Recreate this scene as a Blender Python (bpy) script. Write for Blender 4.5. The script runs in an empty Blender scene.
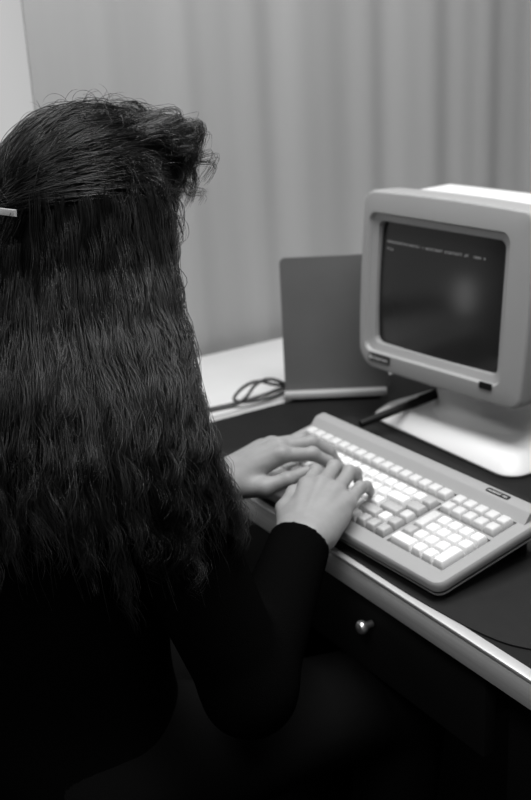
import bpy, bmesh, math, random
import numpy as np
from mathutils import Vector, Matrix

random.seed(7)
rng = np.random.default_rng(7)
scene = bpy.context.scene
COL = scene.collection
PI = math.pi

# ------------------------------------------------------------------ helpers
def link(o, parent=None):
    COL.objects.link(o)
    if parent is not None:
        o.parent = parent
    return o

def tag(o, label=None, cat=None, group=None, kind=None):
    if label: o['label'] = label
    if cat: o['category'] = cat
    if group: o['group'] = group
    if kind: o['kind'] = kind
    return o

def thing(name, label, cat, loc=(0, 0, 0), rot=(0, 0, 0), group=None):
    o = bpy.data.objects.new(name, None)
    o.empty_display_size = 0.05
    o.location = loc
    o.rotation_euler = rot
    link(o)
    return tag(o, label, cat, group)

def smooth(me, angle=40):
    me.polygons.foreach_set('use_smooth', [True] * len(me.polygons))
    if angle is not None:
        me.set_sharp_from_angle(angle=math.radians(angle))

def obj(name, bm, mat, parent=None, loc=(0, 0, 0), rot=(0, 0, 0), angle=40):
    me = bpy.data.meshes.new(name)
    bmesh.ops.recalc_face_normals(bm, faces=bm.faces[:])
    bm.to_mesh(me)
    bm.free()
    me.materials.append(mat)
    smooth(me, angle)
    o = bpy.data.objects.new(name, me)
    o.location = loc
    o.rotation_euler = rot
    return link(o, parent)

def np_mesh(name, V, F, mat, parent=None, angle=None, loc=(0, 0, 0)):
    V = np.asarray(V, dtype=np.float32); F = np.asarray(F, dtype=np.int32)
    me = bpy.data.meshes.new(name)
    k = F.shape[1]
    me.vertices.add(len(V)); me.vertices.foreach_set('co', V.ravel())
    me.loops.add(F.size); me.loops.foreach_set('vertex_index', F.ravel())
    me.polygons.add(len(F))
    me.polygons.foreach_set('loop_start', np.arange(0, F.size, k, dtype=np.int32))
    me.update(calc_edges=True)
    me.validate()
    me.materials.append(mat)
    smooth(me, angle)
    o = bpy.data.objects.new(name, me)
    o.location = loc
    return link(o, parent)

def box(bm, cx, cy, cz, sx, sy, sz, bev=0.0, seg=2, mtx=None):
    g = bmesh.ops.create_cube(bm, size=1.0)
    vs = g['verts']
    for v in vs:
        v.co = Vector((cx + v.co.x * sx, cy + v.co.y * sy, cz + v.co.z * sz))
    if bev > 0:
        es = list({e for v in vs for e in v.link_edges})
        r = bmesh.ops.bevel(bm, geom=es, offset=bev, segments=seg, profile=0.5, affect='EDGES')
        vs = list({v for f in r['faces'] for v in f.verts} | {v for v in vs if v.is_valid})
    if mtx is not None:
        for v in vs: v.co = mtx @ v.co
    return vs

def rrect(w, h, r, cx=0, cy=0, n=6, mid=0):
    """rounded rectangle outline, ccw"""
    pts = []
    rs = r if isinstance(r, (tuple, list)) else (r,) * 4
    for k, (sx, sy) in enumerate(((1, 1), (-1, 1), (-1, -1), (1, -1))):
        rr = rs[k]
        ox, oy = cx + sx * (w / 2 - rr), cy + sy * (h / 2 - rr)
        for i in range(n + 1):
            a = k * PI / 2 + i * PI / 2 / n
            pts.append((ox + rr * math.cos(a), oy + rr * math.sin(a)))
    if mid:                      # extra points along the straight sides, so they can bow
        q = []
        for i, p in enumerate(pts):
            q.append(p)
            if i % (n + 1) == n:
                p2 = pts[(i + 1) % len(pts)]
                for m in range(1, mid + 1):
                    f = m / (mid + 1)
                    q.append((p[0] * (1 - f) + p2[0] * f, p[1] * (1 - f) + p2[1] * f))
        pts = q
    return pts

def loft(bm, loops, cap0=True, cap1=True, close=False):
    rings = [[bm.verts.new(p) for p in L] for L in loops]
    n = len(rings[0])
    pairs = list(zip(rings[:-1], rings[1:]))
    if close: pairs.append((rings[-1], rings[0]))
    for A, B in pairs:
        for i in range(n):
            j = (i + 1) % n
            bm.faces.new((A[i], A[j], B[j], B[i]))
    if cap0 and not close: bm.faces.new(rings[0][::-1])
    if cap1 and not close: bm.faces.new(rings[-1])
    return rings

def lathe(bm, prof, n=24, mtx=None):
    loops = []
    for r, z in prof:
        L = []
        for i in range(n):
            a = 2 * PI * i / n
            p = Vector((r * math.cos(a), r * math.sin(a), z))
            L.append(mtx @ p if mtx is not None else p)
        loops.append(L)
    loft(bm, loops)

def tube(bm, pts, r, n=8, caps=True):
    pts = [Vector(p) for p in pts]
    rr = r if isinstance(r, (list, tuple)) else [r] * len(pts)
    up = Vector((0.13, 0.27, 1)).normalized()
    loops = []
    for i, p in enumerate(pts):
        t = (pts[min(i + 1, len(pts) - 1)] - pts[max(i - 1, 0)]).normalized()
        a = t.cross(up)
        if a.length < 1e-4: a = t.cross(Vector((1, 0, 0)))
        a.normalize(); b = t.cross(a)
        loops.append([p + (a * math.cos(2 * PI * k / n) + b * math.sin(2 * PI * k / n)) * rr[i] for k in range(n)])
    loft(bm, loops, caps, caps)

def spline(ctrl, n):
    """Catmull-Rom through control points"""
    P = np.array(ctrl, float)
    P = np.vstack([2 * P[0] - P[1], P, 2 * P[-1] - P[-2]])
    m = len(P) - 3
    out = []
    for t in np.linspace(0, m - 1e-6, n):
        i = int(t); u = t - i
        a, b, c, d = P[i], P[i + 1], P[i + 2], P[i + 3]
        out.append(0.5 * ((2 * b) + (-a + c) * u + (2 * a - 5 * b + 4 * c - d) * u * u + (-a + 3 * b - 3 * c + d) * u ** 3))
    return np.array(out)

# ------------------------------------------------------------------ materials (a black and white place)
def mat(name, g, rough=0.5, spec=0.5, metal=0.0, bump=0.0, bscale=200.0, var=0.0, vscale=8.0, coat=0.0, stretch=None):
    m = bpy.data.materials.new(name)
    m.use_nodes = True
    nt = m.node_tree; b = nt.nodes['Principled BSDF']
    b.inputs['Base Color'].default_value = (g, g, g, 1)
    b.inputs['Roughness'].default_value = rough
    b.inputs['Specular IOR Level'].default_value = spec
    b.inputs['Metallic'].default_value = metal
    b.inputs['Coat Weight'].default_value = coat
    tc = nt.nodes.new('ShaderNodeTexCoord')
    src = tc.outputs['Object']
    if stretch:
        mp = nt.nodes.new('ShaderNodeMapping'); mp.inputs['Scale'].default_value = stretch
        nt.links.new(src, mp.inputs['Vector']); src = mp.outputs['Vector']
    if var > 0:
        n = nt.nodes.new('ShaderNodeTexNoise'); n.inputs['Scale'].default_value = vscale
        n.inputs['Detail'].default_value = 5
        nt.links.new(src, n.inputs['Vector'])
        r = nt.nodes.new('ShaderNodeValToRGB')
        lo, hi = max(g * (1 - var), 0), min(g * (1 + var), 1)
        r.color_ramp.elements[0].position = 0.3; r.color_ramp.elements[1].position = 0.7
        r.color_ramp.elements[0].color = (lo, lo, lo, 1); r.color_ramp.elements[1].color = (hi, hi, hi, 1)
        nt.links.new(n.outputs['Fac'], r.inputs['Fac'])
        nt.links.new(r.outputs['Color'], b.inputs['Base Color'])
    if bump > 0:
        n2 = nt.nodes.new('ShaderNodeTexNoise'); n2.inputs['Scale'].default_value = bscale
        n2.inputs['Detail'].default_value = 3
        nt.links.new(src, n2.inputs['Vector'])
        bp = nt.nodes.new('ShaderNodeBump'); bp.inputs['Strength'].default_value = bump
        bp.inputs['Distance'].default_value = 0.002
        nt.links.new(n2.outputs['Fac'], bp.inputs['Height'])
        nt.links.new(bp.outputs['Normal'], b.inputs['Normal'])
    return m

def emis(name, g, s):
    m = mat(name, 0.02)
    b = m.node_tree.nodes['Principled BSDF']
    b.inputs['Emission Color'].default_value = (g, g, g, 1)
    b.inputs['Emission Strength'].default_value = s
    return m

M = dict(
    wall=mat('wall paint', 0.62, 0.8, 0.2, var=0.03, vscale=3, bump=0.05),
    curtain=mat('curtain cloth', 0.38, 0.9, 0.1, var=0.07, vscale=6, bump=0.15, bscale=500, stretch=(1, 1, 0.08)),
    floor=mat('dark carpet', 0.015, 0.95, 0.1, bump=0.5, bscale=400, var=0.2, vscale=60),
    ceiling=mat('ceiling paint', 0.7, 0.9, 0.1, var=0.02),
    white_top=mat('white laminate', 0.62, 0.5, 0.4, var=0.03, vscale=9),
    desk=mat('black desk laminate', 0.010, 0.6, 0.15, var=0.12, vscale=25, bump=0.05),
    desk_dark=mat('black desk panel', 0.010, 0.7, 0.15, var=0.1, vscale=12),
    pad=mat('desk pad vinyl', 0.016, 0.6, 0.15, var=0.08, vscale=60, bump=0.08, bscale=900),
    strip=mat('silver edging', 0.60, 0.35, 0.5, metal=0.35, var=0.05, vscale=40),
    band=mat('grey wood edge', 0.58, 0.55, 0.3, var=0.12, vscale=8, stretch=(0.3, 4, 30)),
    plastic=mat('pale plastic', 0.32, 0.5, 0.35, bump=0.06, bscale=900, var=0.02),  # monitor front: shade put into the colour, same plastic as housing and base
    plastic_lit=mat('pale plastic lit', 0.76, 0.5, 0.35, bump=0.06, bscale=900, var=0.02),  # housing, base and neck: lit tone of the monitor front's plastic
    case=mat('keyboard case plastic', 0.31, 0.5, 0.35, bump=0.06, bscale=900, var=0.02),
    case_low=mat('keyboard underside plastic', 0.24, 0.6, 0.3),
    well=mat('key well', 0.10, 0.7, 0.2),
    key_white=mat('white keycap', 0.80, 0.42, 0.4),
    key_light=mat('light grey keycap', 0.60, 0.45, 0.4),
    key_grey=mat('grey keycap', 0.42, 0.45, 0.4),
    black=mat('black plastic', 0.006, 0.5, 0.2),
    plate=mat('dark name plate', 0.012, 0.3, 0.5),
    ink=mat('pale lettering', 0.6, 0.5, 0.3),
    panel=mat('dark grey board', 0.12, 0.75, 0.25, var=0.05, vscale=15, bump=0.05),
    panel_lip=mat('pale metal lip', 0.42, 0.4, 0.5, var=0.04),
    cable=mat('dark cable sheath', 0.05, 0.5, 0.4),
    steel=mat('polished steel', 0.85, 0.18, 0.5, metal=1.0),
    skin=mat('skin', 0.27, 0.5, 0.35, var=0.07, vscale=45, bump=0.12, bscale=350),
    sweater=mat('black knit', 0.003, 0.95, 0.0, bump=0.6, bscale=700),
    skirt=mat('dark trousers', 0.008, 0.95, 0.0, bump=0.3, bscale=900),
    shoe=mat('black shoe leather', 0.01, 0.4, 0.4),
    chair=mat('black chair fabric', 0.006, 0.95, 0.05, bump=0.4, bscale=500),
    hair=mat('dark hair mass', 0.010, 0.7, 0.15, bump=0.6, bscale=260, stretch=(1, 1, 0.12)),
    strand=mat('dark brown hair', 0.019, 0.30, 0.5, var=0.85, vscale=42, stretch=(1, 1, 0.12)),
    barrette=mat('pale metal barrette', 0.8, 0.25, 0.6, metal=0.5),
    eye=mat('eye white', 0.6, 0.15, 0.5),
    glyph=emis('screen text', 0.8, 0.22),
)
# CRT glass: dark glossy tube face
M['steel'] = mat('satin steel', 0.9, 0.32, 0.5, metal=0.9)
M['pane'] = emis('daylit frosted pane', 1.0, 0.5)
M['glass'] = mat('dark tube face', 0.014, 0.17, 0.32, var=0.05, vscale=5)

# ------------------------------------------------------------------ the room
WX = -1.90
def struct(name, bm, m):
    o = obj(name, bm, m); o['kind'] = 'structure'; return o
bm = bmesh.new(); box(bm, -0.2, 0.6, -0.05, 4.4, 5.4, 0.1); struct('floor', bm, M['floor'])
bm = bmesh.new(); box(bm, WX - 0.13, 0.6, 1.35, 0.1, 5.4, 2.7); struct('wall_left', bm, M['wall'])
bm = bmesh.new(); box(bm, -0.2, 3.35, 1.35, 4.4, 0.1, 2.7); struct('wall_back', bm, M['wall'])
bm = bmesh.new(); box(bm, -0.2, 0.6, 2.75, 4.4, 5.4, 0.1); struct('ceiling', bm, M['ceiling'])

# long curtain with soft folds
ny, nz = 420, 12
V = []; F = []
Y0, Y1 = 0.70, 3.0
for i in range(ny + 1):
    y = Y0 + (Y1 - Y0) * i / ny
    d = 0.0042 * math.sin(2 * PI * y / 0.155 + 0.9 * math.sin(y * 5.1)) + 0.0022 * math.sin(2 * PI * y / 0.083 + 1.3 + math.sin(y * 7)) + 0.0035 * math.sin(2 * PI * y / 0.31)
    for j in range(nz + 1):
        z = 0.03 + 2.55 * j / nz
        V.append((WX + d * (0.85 + 0.15 * math.sin(j * 0.9 + y * 3)), y, z))
for i in range(ny):
    for j in range(nz):
        a = i * (nz + 1) + j
        F.append((a, a + nz + 1, a + nz + 2, a + 1))
cur = np_mesh('curtain', V, F, M['curtain'])
sol = cur.modifiers.new('thick', 'SOLIDIFY'); sol.thickness = 0.003
tag(cur, 'pale grey curtain hanging in soft vertical folds behind the desk', 'curtain')
bm = bmesh.new(); tube(bm, [(WX, 0.55, 2.60), (WX, 3.1, 2.60)], 0.012, 12)
for y in (0.6, 1.8, 3.05): box(bm, WX - 0.035, y, 2.60, 0.09, 0.03, 0.03)
obj('rod', bm, M['panel_lip'], cur)

# window beside the curtain, its frosted pane bright with daylight
t = bpy.data.objects.new('window_1', None); t.location = (WX - 0.06, 0.05, 1.5); link(t); t['kind'] = 'structure'
bm = bmesh.new(); box(bm, 0.0, 0.07, 0, 0.012, 1.44, 1.40); o = obj('pane', bm, M['pane'], t)
bm = bmesh.new()
for (y, z, a, b) in ((-0.66, 0, 0.05, 1.5), (0.07, 0.72, 1.51, 0.05), (0.07, -0.72, 1.51, 0.05), (0.80, 0, 0.05, 1.5)): box(bm, 0.012, y, z, 0.05, a, b, 0.004)
obj('window_frame', bm, M['wall'], t)

# white side table along the curtain
t = thing('side_table', 'white table top against the curtain, left of the black desk', 'table', (-1.706, 1.25, 0))
bm = bmesh.new(); box(bm, 0, 0, 0.705, 0.305, 2.1, 0.03, 0.003); obj('tabletop', bm, M['white_top'], t)
for sx in (-1, 1):
    for sy in (-1, 1):
        bm = bmesh.new(); box(bm, sx * 0.12, sy * 0.98, 0.345, 0.035, 0.035, 0.69, 0.003); obj('leg', bm, M['panel_lip'], t)

# ------------------------------------------------------------------ desk
DX0, DX1, DY0, DY1, DZ = -1.545, -0.42, 0.703, 1.52, 0.72
t = thing('desk', 'black topped desk with silver edging and a drawer', 'desk', ((DX0 + DX1) / 2, (DY0 + DY1) / 2, 0))
cx, cy = (DX0 + DX1) / 2, (DY0 + DY1) / 2
W, D = DX1 - DX0, DY1 - DY0
bm = bmesh.new(); box(bm, 0, 0, DZ - 0.017, W - 0.024, D - 0.024, 0.034); obj('desktop', bm, M['desk'], t)
bm = bmesh.new()   # bright edging strip round the top
e = 0.015
box(bm, 0, -D / 2 + e / 2, DZ - 0.002, W, e, 0.005, 0.0012)
o = obj('front_edging', bm, M['strip'], t); o['label'] = 'bright silver edging strip along the desk front'
bm = bmesh.new()
box(bm, -W / 2 + e / 2, e / 2, DZ - 0.002, e, D - e, 0.005, 0.0012)
obj('side_edging', bm, M['strip'], t)
bm = bmesh.new(); box(bm, 0, -D / 2 + 0.006, DZ - 0.0205, W - 0.002, 0.010, 0.031, 0.001); 
o = obj('front_band', bm, M['band'], t); o['label'] = 'mid grey band below the silver edging'
bm = bmesh.new(); box(bm, -W / 2 + 0.006, 0.006, DZ - 0.0205, 0.010, D - 0.014, 0.031, 0.001); obj('side_band', bm, M['band'], t)
dr = None
bm = bmesh.new(); box(bm, -0.10, -D / 2 + 0.027, 0.622, 0.62, 0.018, 0.118, 0.002)
box(bm, -0.10, -D / 2 + 0.21, 0.60, 0.58, 0.36, 0.012); box(bm, -0.39, -D / 2 + 0.21, 0.63, 0.012, 0.36, 0.06); box(bm, 0.19, -D / 2 + 0.21, 0.63, 0.012, 0.36, 0.06)
dr = obj('drawer', bm, M['desk_dark'], t)
bm = bmesh.new()
mt = Matrix.Translation((-0.974 - cx, -D / 2 + 0.012, 0.640)) @ Matrix.Rotation(PI / 2, 4, 'X')
lathe(bm, [(0.0045, -0.003), (0.0045, 0.006), (0.0075, 0.008), (0.0088, 0.011), (0.0088, 0.014), (0.0070, 0.0170), (0.002, 0.0185)], 28, mt)
o = obj('knob', bm, M['steel'], dr); o['label'] = 'small round shiny drawer knob'
bm = bmesh.new(); box(bm, -W / 2 + 0.03, 0, 0.343, 0.03, D - 0.06, 0.686, 0.002); obj('side_panel', bm, M['desk_dark'], t)
# pedestal on the right
pd = bmesh.new(); box(pd, W / 2 - 0.19, 0.02, 0.35, 0.34, D - 0.10, 0.66, 0.003); pdo = obj('pedestal', pd, M['desk_dark'], t)
for k, (z, h) in enumerate(((0.57, 0.20), (0.35, 0.20), (0.135, 0.20))):
    bm = bmesh.new(); box(bm, W / 2 - 0.19, -D / 2 + 0.062, z, 0.325, 0.016, h, 0.002)
    obj('drawer_front', bm, M['desk_dark'], pdo)
bm = bmesh.new(); box(bm, -0.18, D / 2 - 0.06, 0.45, W - 0.40, 0.018, 0.47); obj('modesty_panel', bm, M['desk_dark'], t)

# dark desk pad with a wide rounded corner
PZ = DZ + 0.0007
out = []
out += [(-1.40, 1.0), (-1.40, 0.72), (-1.395, 0.7125), (-0.92, 0.7110), (-0.89, 0.7115)]
cs = spline([(-0.86, 0.7130), (-0.80, 0.7180), (-0.755, 0.727), (-0.727, 0.7415), (-0.68, 0.775), (-0.63, 0.83), (-0.60, 0.90)], 30)
out += [tuple(p) for p in cs] + [(-0.60, 1.0)]
bm = bmesh.new()
loft(bm, [[(x, y, PZ) for x, y in out[::-1]], [(x, y, PZ + 0.0016) for x, y in out[::-1]]])
pad = obj('desk_pad', bm, M['pad'])
tag(pad, 'thin dark grey desk pad with a wide rounded corner under the keyboard', 'desk pad')
PADZ = PZ + 0.0016

# ------------------------------------------------------------------ keyboard
U = 0.01905
TILT = 0.169
ct, st = math.cos(TILT), math.sin(TILT)
KB = thing('keyboard', 'light grey computer keyboard with white keys on the desk pad', 'keyboard', (-0.95837, 0.74932, PADZ), (0, 0, math.radians(2.2)))
KZ = 0.760 - PADZ
def K(u, v, n):
    return Vector((u * U, v * U * ct - n * st, KZ + v * U * st + n * ct))
u0, u1, v0, v1 = -17.9, 5.55, -1.85, 7.62
kw, kh = (u1 - u0), (v1 - v0); kcx, kcy = (u0 + u1) / 2, (v0 + v1) / 2
def kring(inset, n=None, zbase=None, r=0.75):
    L = []
    for (u, v) in rrect(kw - 2 * inset, kh - 2 * inset, max(r - inset, 0.05), kcx, kcy, 6):
        p = K(u, v, -0.007 if n is None else n)
        if zbase is not None: p = Vector((p.x, p.y, zbase + max(v - v0, 0) * U * 0.05 * (1 if zbase > 0.001 else 0)))
        L.append(p)
    return L
bm = bmesh.new()
loft(bm, [kring(0.30, n=-0.0203), kring(0.06, n=-0.0195), kring(0.0, n=-0.0150), kring(0.0, n=-0.0125), kring(0.03, n=-0.0095), kring(0.12, n=-0.0075), kring(0.25, n=-0.007)])
case = obj('upper_case', bm, M['case'], None)
# key wells cut out of the case
cut = bmesh.new()
def cutbox(ua, ub, va, vb, na, nb):
    c8 = [cut.verts.new(K(u, v, n)) for n in (na, nb) for (u, v) in ((ua, va), (ub, va), (ub, vb), (ua, vb))]
    for f in ((0, 3, 2, 1), (4, 5, 6, 7), (0, 1, 5, 4), (1, 2, 6, 5), (2, 3, 7, 6), (3, 0, 4, 7)):
        cut.faces.new([c8[i] for i in f])
cutbox(-17.08, -0.93, -0.58, 4.56, -0.0135, 0.01)
cutbox(-17.08, -0.93, 4.86, 5.98, -0.0135, 0.01)
cutbox(-0.62, 4.60, -0.58, 3.56, -0.0135, 0.01)
cutbox(-0.72, 4.50, 3.84, 5.96, -0.0135, 0.01)
me = bpy.data.meshes.new('cut'); bmesh.ops.recalc_face_normals(cut, faces=cut.faces[:]); cut.to_mesh(me); cut.free()
co = bpy.data.objects.new('cut', me); COL.objects.link(co)
md = case.modifiers.new('b', 'BOOLEAN'); md.object = co; md.operation = 'DIFFERENCE'; md.solver = 'EXACT'
dg = bpy.context.evaluated_depsgraph_get()
me2 = bpy.data.meshes.new_from_object(case.evaluated_get(dg))
case.modifiers.clear(); old = case.data; case.data = me2; bpy.data.meshes.remove(old)
bpy.data.objects.remove(co); bpy.data.meshes.remove(me)
smooth(case.data, 30)
case.parent = KB
# raised ledge at the back
bm = bmesh.new()
prof = [(5.98, -0.0072), (6.05, -0.0066), (6.60, 0.0030), (6.72, 0.0040), (6.95, 0.0044), (7.42, 0.0040), (7.58, 0.0025), (7.60, -0.0085)]
loft(bm, [[K(u, v, n) for v, n in prof] for u in (-17.6, -17.55, 4.98, 5.03)])
o = obj('rear_ledge', bm, M['case'], KB, angle=25)
# lower shell
bm = bmesh.new()
loft(bm, [kring(0.55, n=-0.0305), kring(0.28, n=-0.0285), kring(0.12, n=-0.0250), kring(0.14, n=-0.0236), kring(0.34, n=-0.0232)])
obj('lower_case', bm, M['case_low'], KB)
# dark seam
bm = bmesh.new()
loft(bm, [kring(0.36, n=-0.0236), kring(0.36, n=-0.0200)])
obj('seam', bm, M['black'], KB)
for u in (-15.5, 3.2):
    bm = bmesh.new()
    pf = K(u, 6.6, -0.030)
    box(bm, pf.x, pf.y, (pf.z + 0.001) / 2 + 0.0003, 0.045, 0.012, pf.z + 0.001, 0.002)
    obj('foot', bm, M['black'], KB)
# well floors (seen only between the keys)
bm = bmesh.new()
for (ua, ub, va, vb) in ((-17.05, -0.95, -0.56, 4.54), (-17.05, -0.95, 4.88, 5.96), (-0.60, 4.58, -0.56, 3.54), (-0.70, 4.48, 3.86, 5.94)):
    loft(bm, [[K(u, v, n) for u, v in ((ua, va), (ub, va), (ub, vb), (ua, vb))] for n in (-0.0134, -0.0126)])
obj('key_plate', bm, M['well'], KB)

def keybm(w, h, top=0.0, bm=None, uc=0, vc=0, dish=True):
    """one keycap w x h key units, centred on (uc, vc)"""
    bm = bm or bmesh.new()
    g = 0.05
    prof = [(g, -0.0125), (g, -0.0080), (0.115, -0.0020), (0.145, -0.0007), (0.19, 0.0)]
    loops = []
    for ins, n in prof:
        rr = 0.06 if n < -0.007 else 0.10
        L = []
        for (u, v) in rrect(w - 2 * ins, h - 2 * ins, rr, uc, vc + (0.03 if n > -0.003 else 0), 3):
            L.append(K(u, v, n + top))
        loops.append(L)
    loft(bm, loops)
    return bm
keys = []   # (u, v, w, h, material, top, hidden)
for i in range(16): keys.append((-16.5 + i, 5.42, 1, 1, 'key_light', 0))
for i in range(16): keys.append((-16.5 + i, 4.04, 1, 1, 'key_grey' if i in (0, 15) else 'key_white', 0))
keys.append((-16.25, 3.02, 1.5, 1, 'key_grey', 0))
for i in range(11): keys.append((-15 + i, 3.02, 1, 1, 'key_white', 0))
keys.append((-3.5, 3.02, 1.9, 1, 'key_white', 0.0015)); keys.append((-1.75, 3.02, 1.5, 1, 'key_grey', 0))
keys.append((-16.5, 2.01, 1, 1, 'key_grey', 0)); keys.append((-15.5, 2.01, 1, 1, 'key_grey', 0))
for i in range(11): keys.append((-14.5 + i, 2.01, 1, 1, 'key_white', 0))
keys.append((-3.0, 2.01, 1.9, 1, 'key_grey', 0)); keys.append((-1.52, 2.01, 1, 1, 'key_light', 0))
keys.append((-16.0, 1.0, 2, 1, 'key_grey', 0))
for i in range(10): keys.append((-14.5 + i, 1.0, 1, 1, 'key_white', 0))
keys.append((-4.02, 1.0, 1.95, 1, 'key_grey', 0)); keys.append((-2.54, 1.0, 1, 1, 'key_white', 0)); keys.append((-1.52, 1.0, 1, 1, 'key_grey', 0))
keys.append((-16.5, 0, 1, 1, 'key_grey', 0)); keys.append((-15.25, 0, 1.5, 1, 'key_grey', 0))
keys.append((-9.25, 0, 10.4, 1, 'key_white', 0))
for u in (-3.5, -2.5, -1.5): keys.append((u, 0, 1, 1, 'key_grey', 0))
# number pad and the block above it
keys.append((0.5, 0, 2, 1, 'key_white', 0)); keys.append((2, 0, 1, 1, 'key_white', 0)); keys.append((3, 0, 1, 1, 'key_white', 0))
keys.append((4, 0.5, 1, 2, 'key_white', 0.0005)); keys.append((0, 1, 1, 1, 'key_grey', 0))
for u in (1, 2, 3): keys.append((u, 1, 1, 1, 'key_white', 0))
keys.append((0, 2.5, 1, 2, 'key_light', 0))
for v in (2, 3):
    for u in (1, 2, 3, 4): keys.append((u, v, 1, 1, 'key_white', 0))
for v in (4.40, 5.40):
    for u in range(5): keys.append((u - 0.1, v, 1, 1, 'key_light', 0))
# all but the ones under the hands as parts of their own
def hid(k):
    u, v = k[0], k[1]
    return k[4] == 'key_grey' and u < -14 and v < 2.5 or (u < -12 and v in (1.0,)) 
far = [k for k in keys if hid(k)]
near = [k for k in keys if not hid(k)]
while len(near) > 98:
    c = min((k for k in near if k[1] in (1.0, 2.01) and k[4] == 'key_white'), key=lambda k: k[0]); near.remove(c); far.append(c)
cache = {}
for (u, v, w, h, m_, top) in near:
    ky = (w, h, m_, top)
    if ky not in cache:
        o = obj('keycap', keybm(w, h, top), M[m_], KB, angle=35)
        cache[ky] = o.data
        # shapes were built round key (0,0): shift along the tilted plane
    else:
        o = bpy.data.objects.new('keycap', cache[ky]); link(o, KB)
    o.location = K(u, v, 0) - K(0, 0, 0)
bm = bmesh.new()
for (u, v, w, h, m_, top) in far: keybm(w, h, top, bm, u, v)
o = obj('keycap', bm, M['key_light'], KB, angle=35); o['kind'] = 'stuff'
# dark name plate with pale lettering on the ledge
bm = bmesh.new()
loft(bm, [[K(u, v, n) for u, v in rrect(2.0, 0.42, 0.1, 1.85, 7.05, 3)] for n in (0.0030, 0.0050)])
npl = obj('name_plate', bm, M['plate'], KB)
bm = bmesh.new()
def letters(bm, put, n, x0, x1, h, gaps=(), seed=1, stroke=0.12):
    """small unreadable pale letter shapes in a row, as they look in the photograph"""
    r = random.Random(seed)
    step = (x1 - x0) / n
    for i in range(n):
        if i in gaps: continue
        xa = x0 + i * step
        w = step * 0.68
        kinds = r.choice(('l', 'o', 'n', 'e', 't', 'i', 'o', 'e'))
        segs = []
        sw = stroke * h * 1.2
        if kinds in 'lt i': segs.append((xa + w / 2, 0.5 * h, sw, h))
        if kinds == 't': segs.append((xa + w / 2, 0.75 * h, w, sw))
        if kinds in 'one': segs += [(xa + sw / 2, 0.36 * h, sw, 0.72 * h), (xa + w / 2, 0.72 * h - sw / 2, w, sw)]
        if kinds in 'on': segs.append((xa + w - sw / 2, 0.36 * h, sw, 0.72 * h))
        if kinds in 'oe': segs.append((xa + w / 2, sw / 2, w, sw))
        if kinds == 'e': segs.append((xa + w / 2, 0.38 * h, w, sw))
        for (px, pz, a, b) in segs:
            vs = [bm.verts.new(put(px + sx * a / 2, pz + sz * b / 2)) for sx, sz in ((-1, -1), (1, -1), (1, 1), (-1, 1))]
            bm.faces.new(vs)
letters(bm, lambda a, b: K(a, b + 6.95, 0.00515), 12, 1.00, 2.70, 0.20, gaps=(8,), seed=3, stroke=0.2)
obj('lettering', bm, M['ink'], npl)

# ------------------------------------------------------------------ monitor
MT = thing('monitor', 'boxy computer terminal monitor with a dark screen on a swivel base', 'monitor', (-1.229, 1.030, DZ))
MZ = 0.811 - DZ
S = 0.90
mw, mh = 0.336, 0.285
mtx = Matrix.Translation((0, 0, MZ)) @ Matrix.Rotation(math.radians(7), 4, 'Z') @ Matrix.Rotation(math.radians(-4.5), 4, 'X')
def mring(w, h, r, y, cx=0.0, cz=None, n=12, bow=0.0):
    cz = mh / 2 if cz is None else cz
    L = []
    for (x, z) in rrect(w, h, r, cx, cz, n, 8):
        xn, zn = (x - cx) / (w / 2), (z - cz) / (h / 2)
        L.append(mtx @ Vector((cx + (x - cx) * (1 - bow * zn * zn), y, cz + (z - cz) * (1 - bow * 0.8 * xn * xn))))
    return L
sx0, sz0, sw, sh = -0.0130, 0.1390, 0.250, 0.194
RO = (0.013, 0.020, 0.032, 0.015)
BOW = 0.028
bm = bmesh.new()
loft(bm, [mring(mw - 0.012, mh - 0.012, RO, 0.062, bow=BOW), mring(mw, mh, RO, 0.055, bow=BOW), mring(mw, mh, RO, 0.006, bow=BOW), mring(mw - 0.002, mh - 0.002, RO, 0.0025, bow=BOW),
          mring(mw - 0.006, mh - 0.006, RO, 0.0005, bow=BOW), mring(mw - 0.010, mh - 0.010, RO, 0.0, bow=BOW),
          mring(sw + 0.028, sh + 0.028, 0.016, 0.0, sx0, sz0), mring(sw + 0.024, sh + 0.024, 0.015, 0.0035, sx0, sz0), mring(sw + 0.022, sh + 0.022, 0.015, 0.006, sx0, sz0),
          mring(sw + 0.001, sh + 0.001, 0.012, 0.0095, sx0, sz0), mring(sw - 0.003, sh - 0.003, 0.012, 0.028, sx0, sz0)], cap0=False, cap1=False)
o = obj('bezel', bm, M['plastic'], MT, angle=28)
bm = bmesh.new()
loft(bm, [mring(mw - 0.012, mh - 0.012, RO, 0.060, bow=BOW), mring(mw - 0.014, mh - 0.014, RO, 0.066, bow=BOW), mring(mw - 0.018, mh - 0.012, RO, 0.17, 0, mh / 2 + 0.0025),
          mring(mw - 0.04, mh - 0.04, 0.03, 0.255, 0, mh / 2 + 0.005), mring(mw - 0.09, mh - 0.10, 0.03, 0.30, 0, mh / 2 + 0.004), mring(mw - 0.13, mh - 0.13, 0.03, 0.308, 0, mh / 2 + 0.004)])
o = obj('housing', bm, M['plastic_lit'], MT, angle=40)
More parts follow.
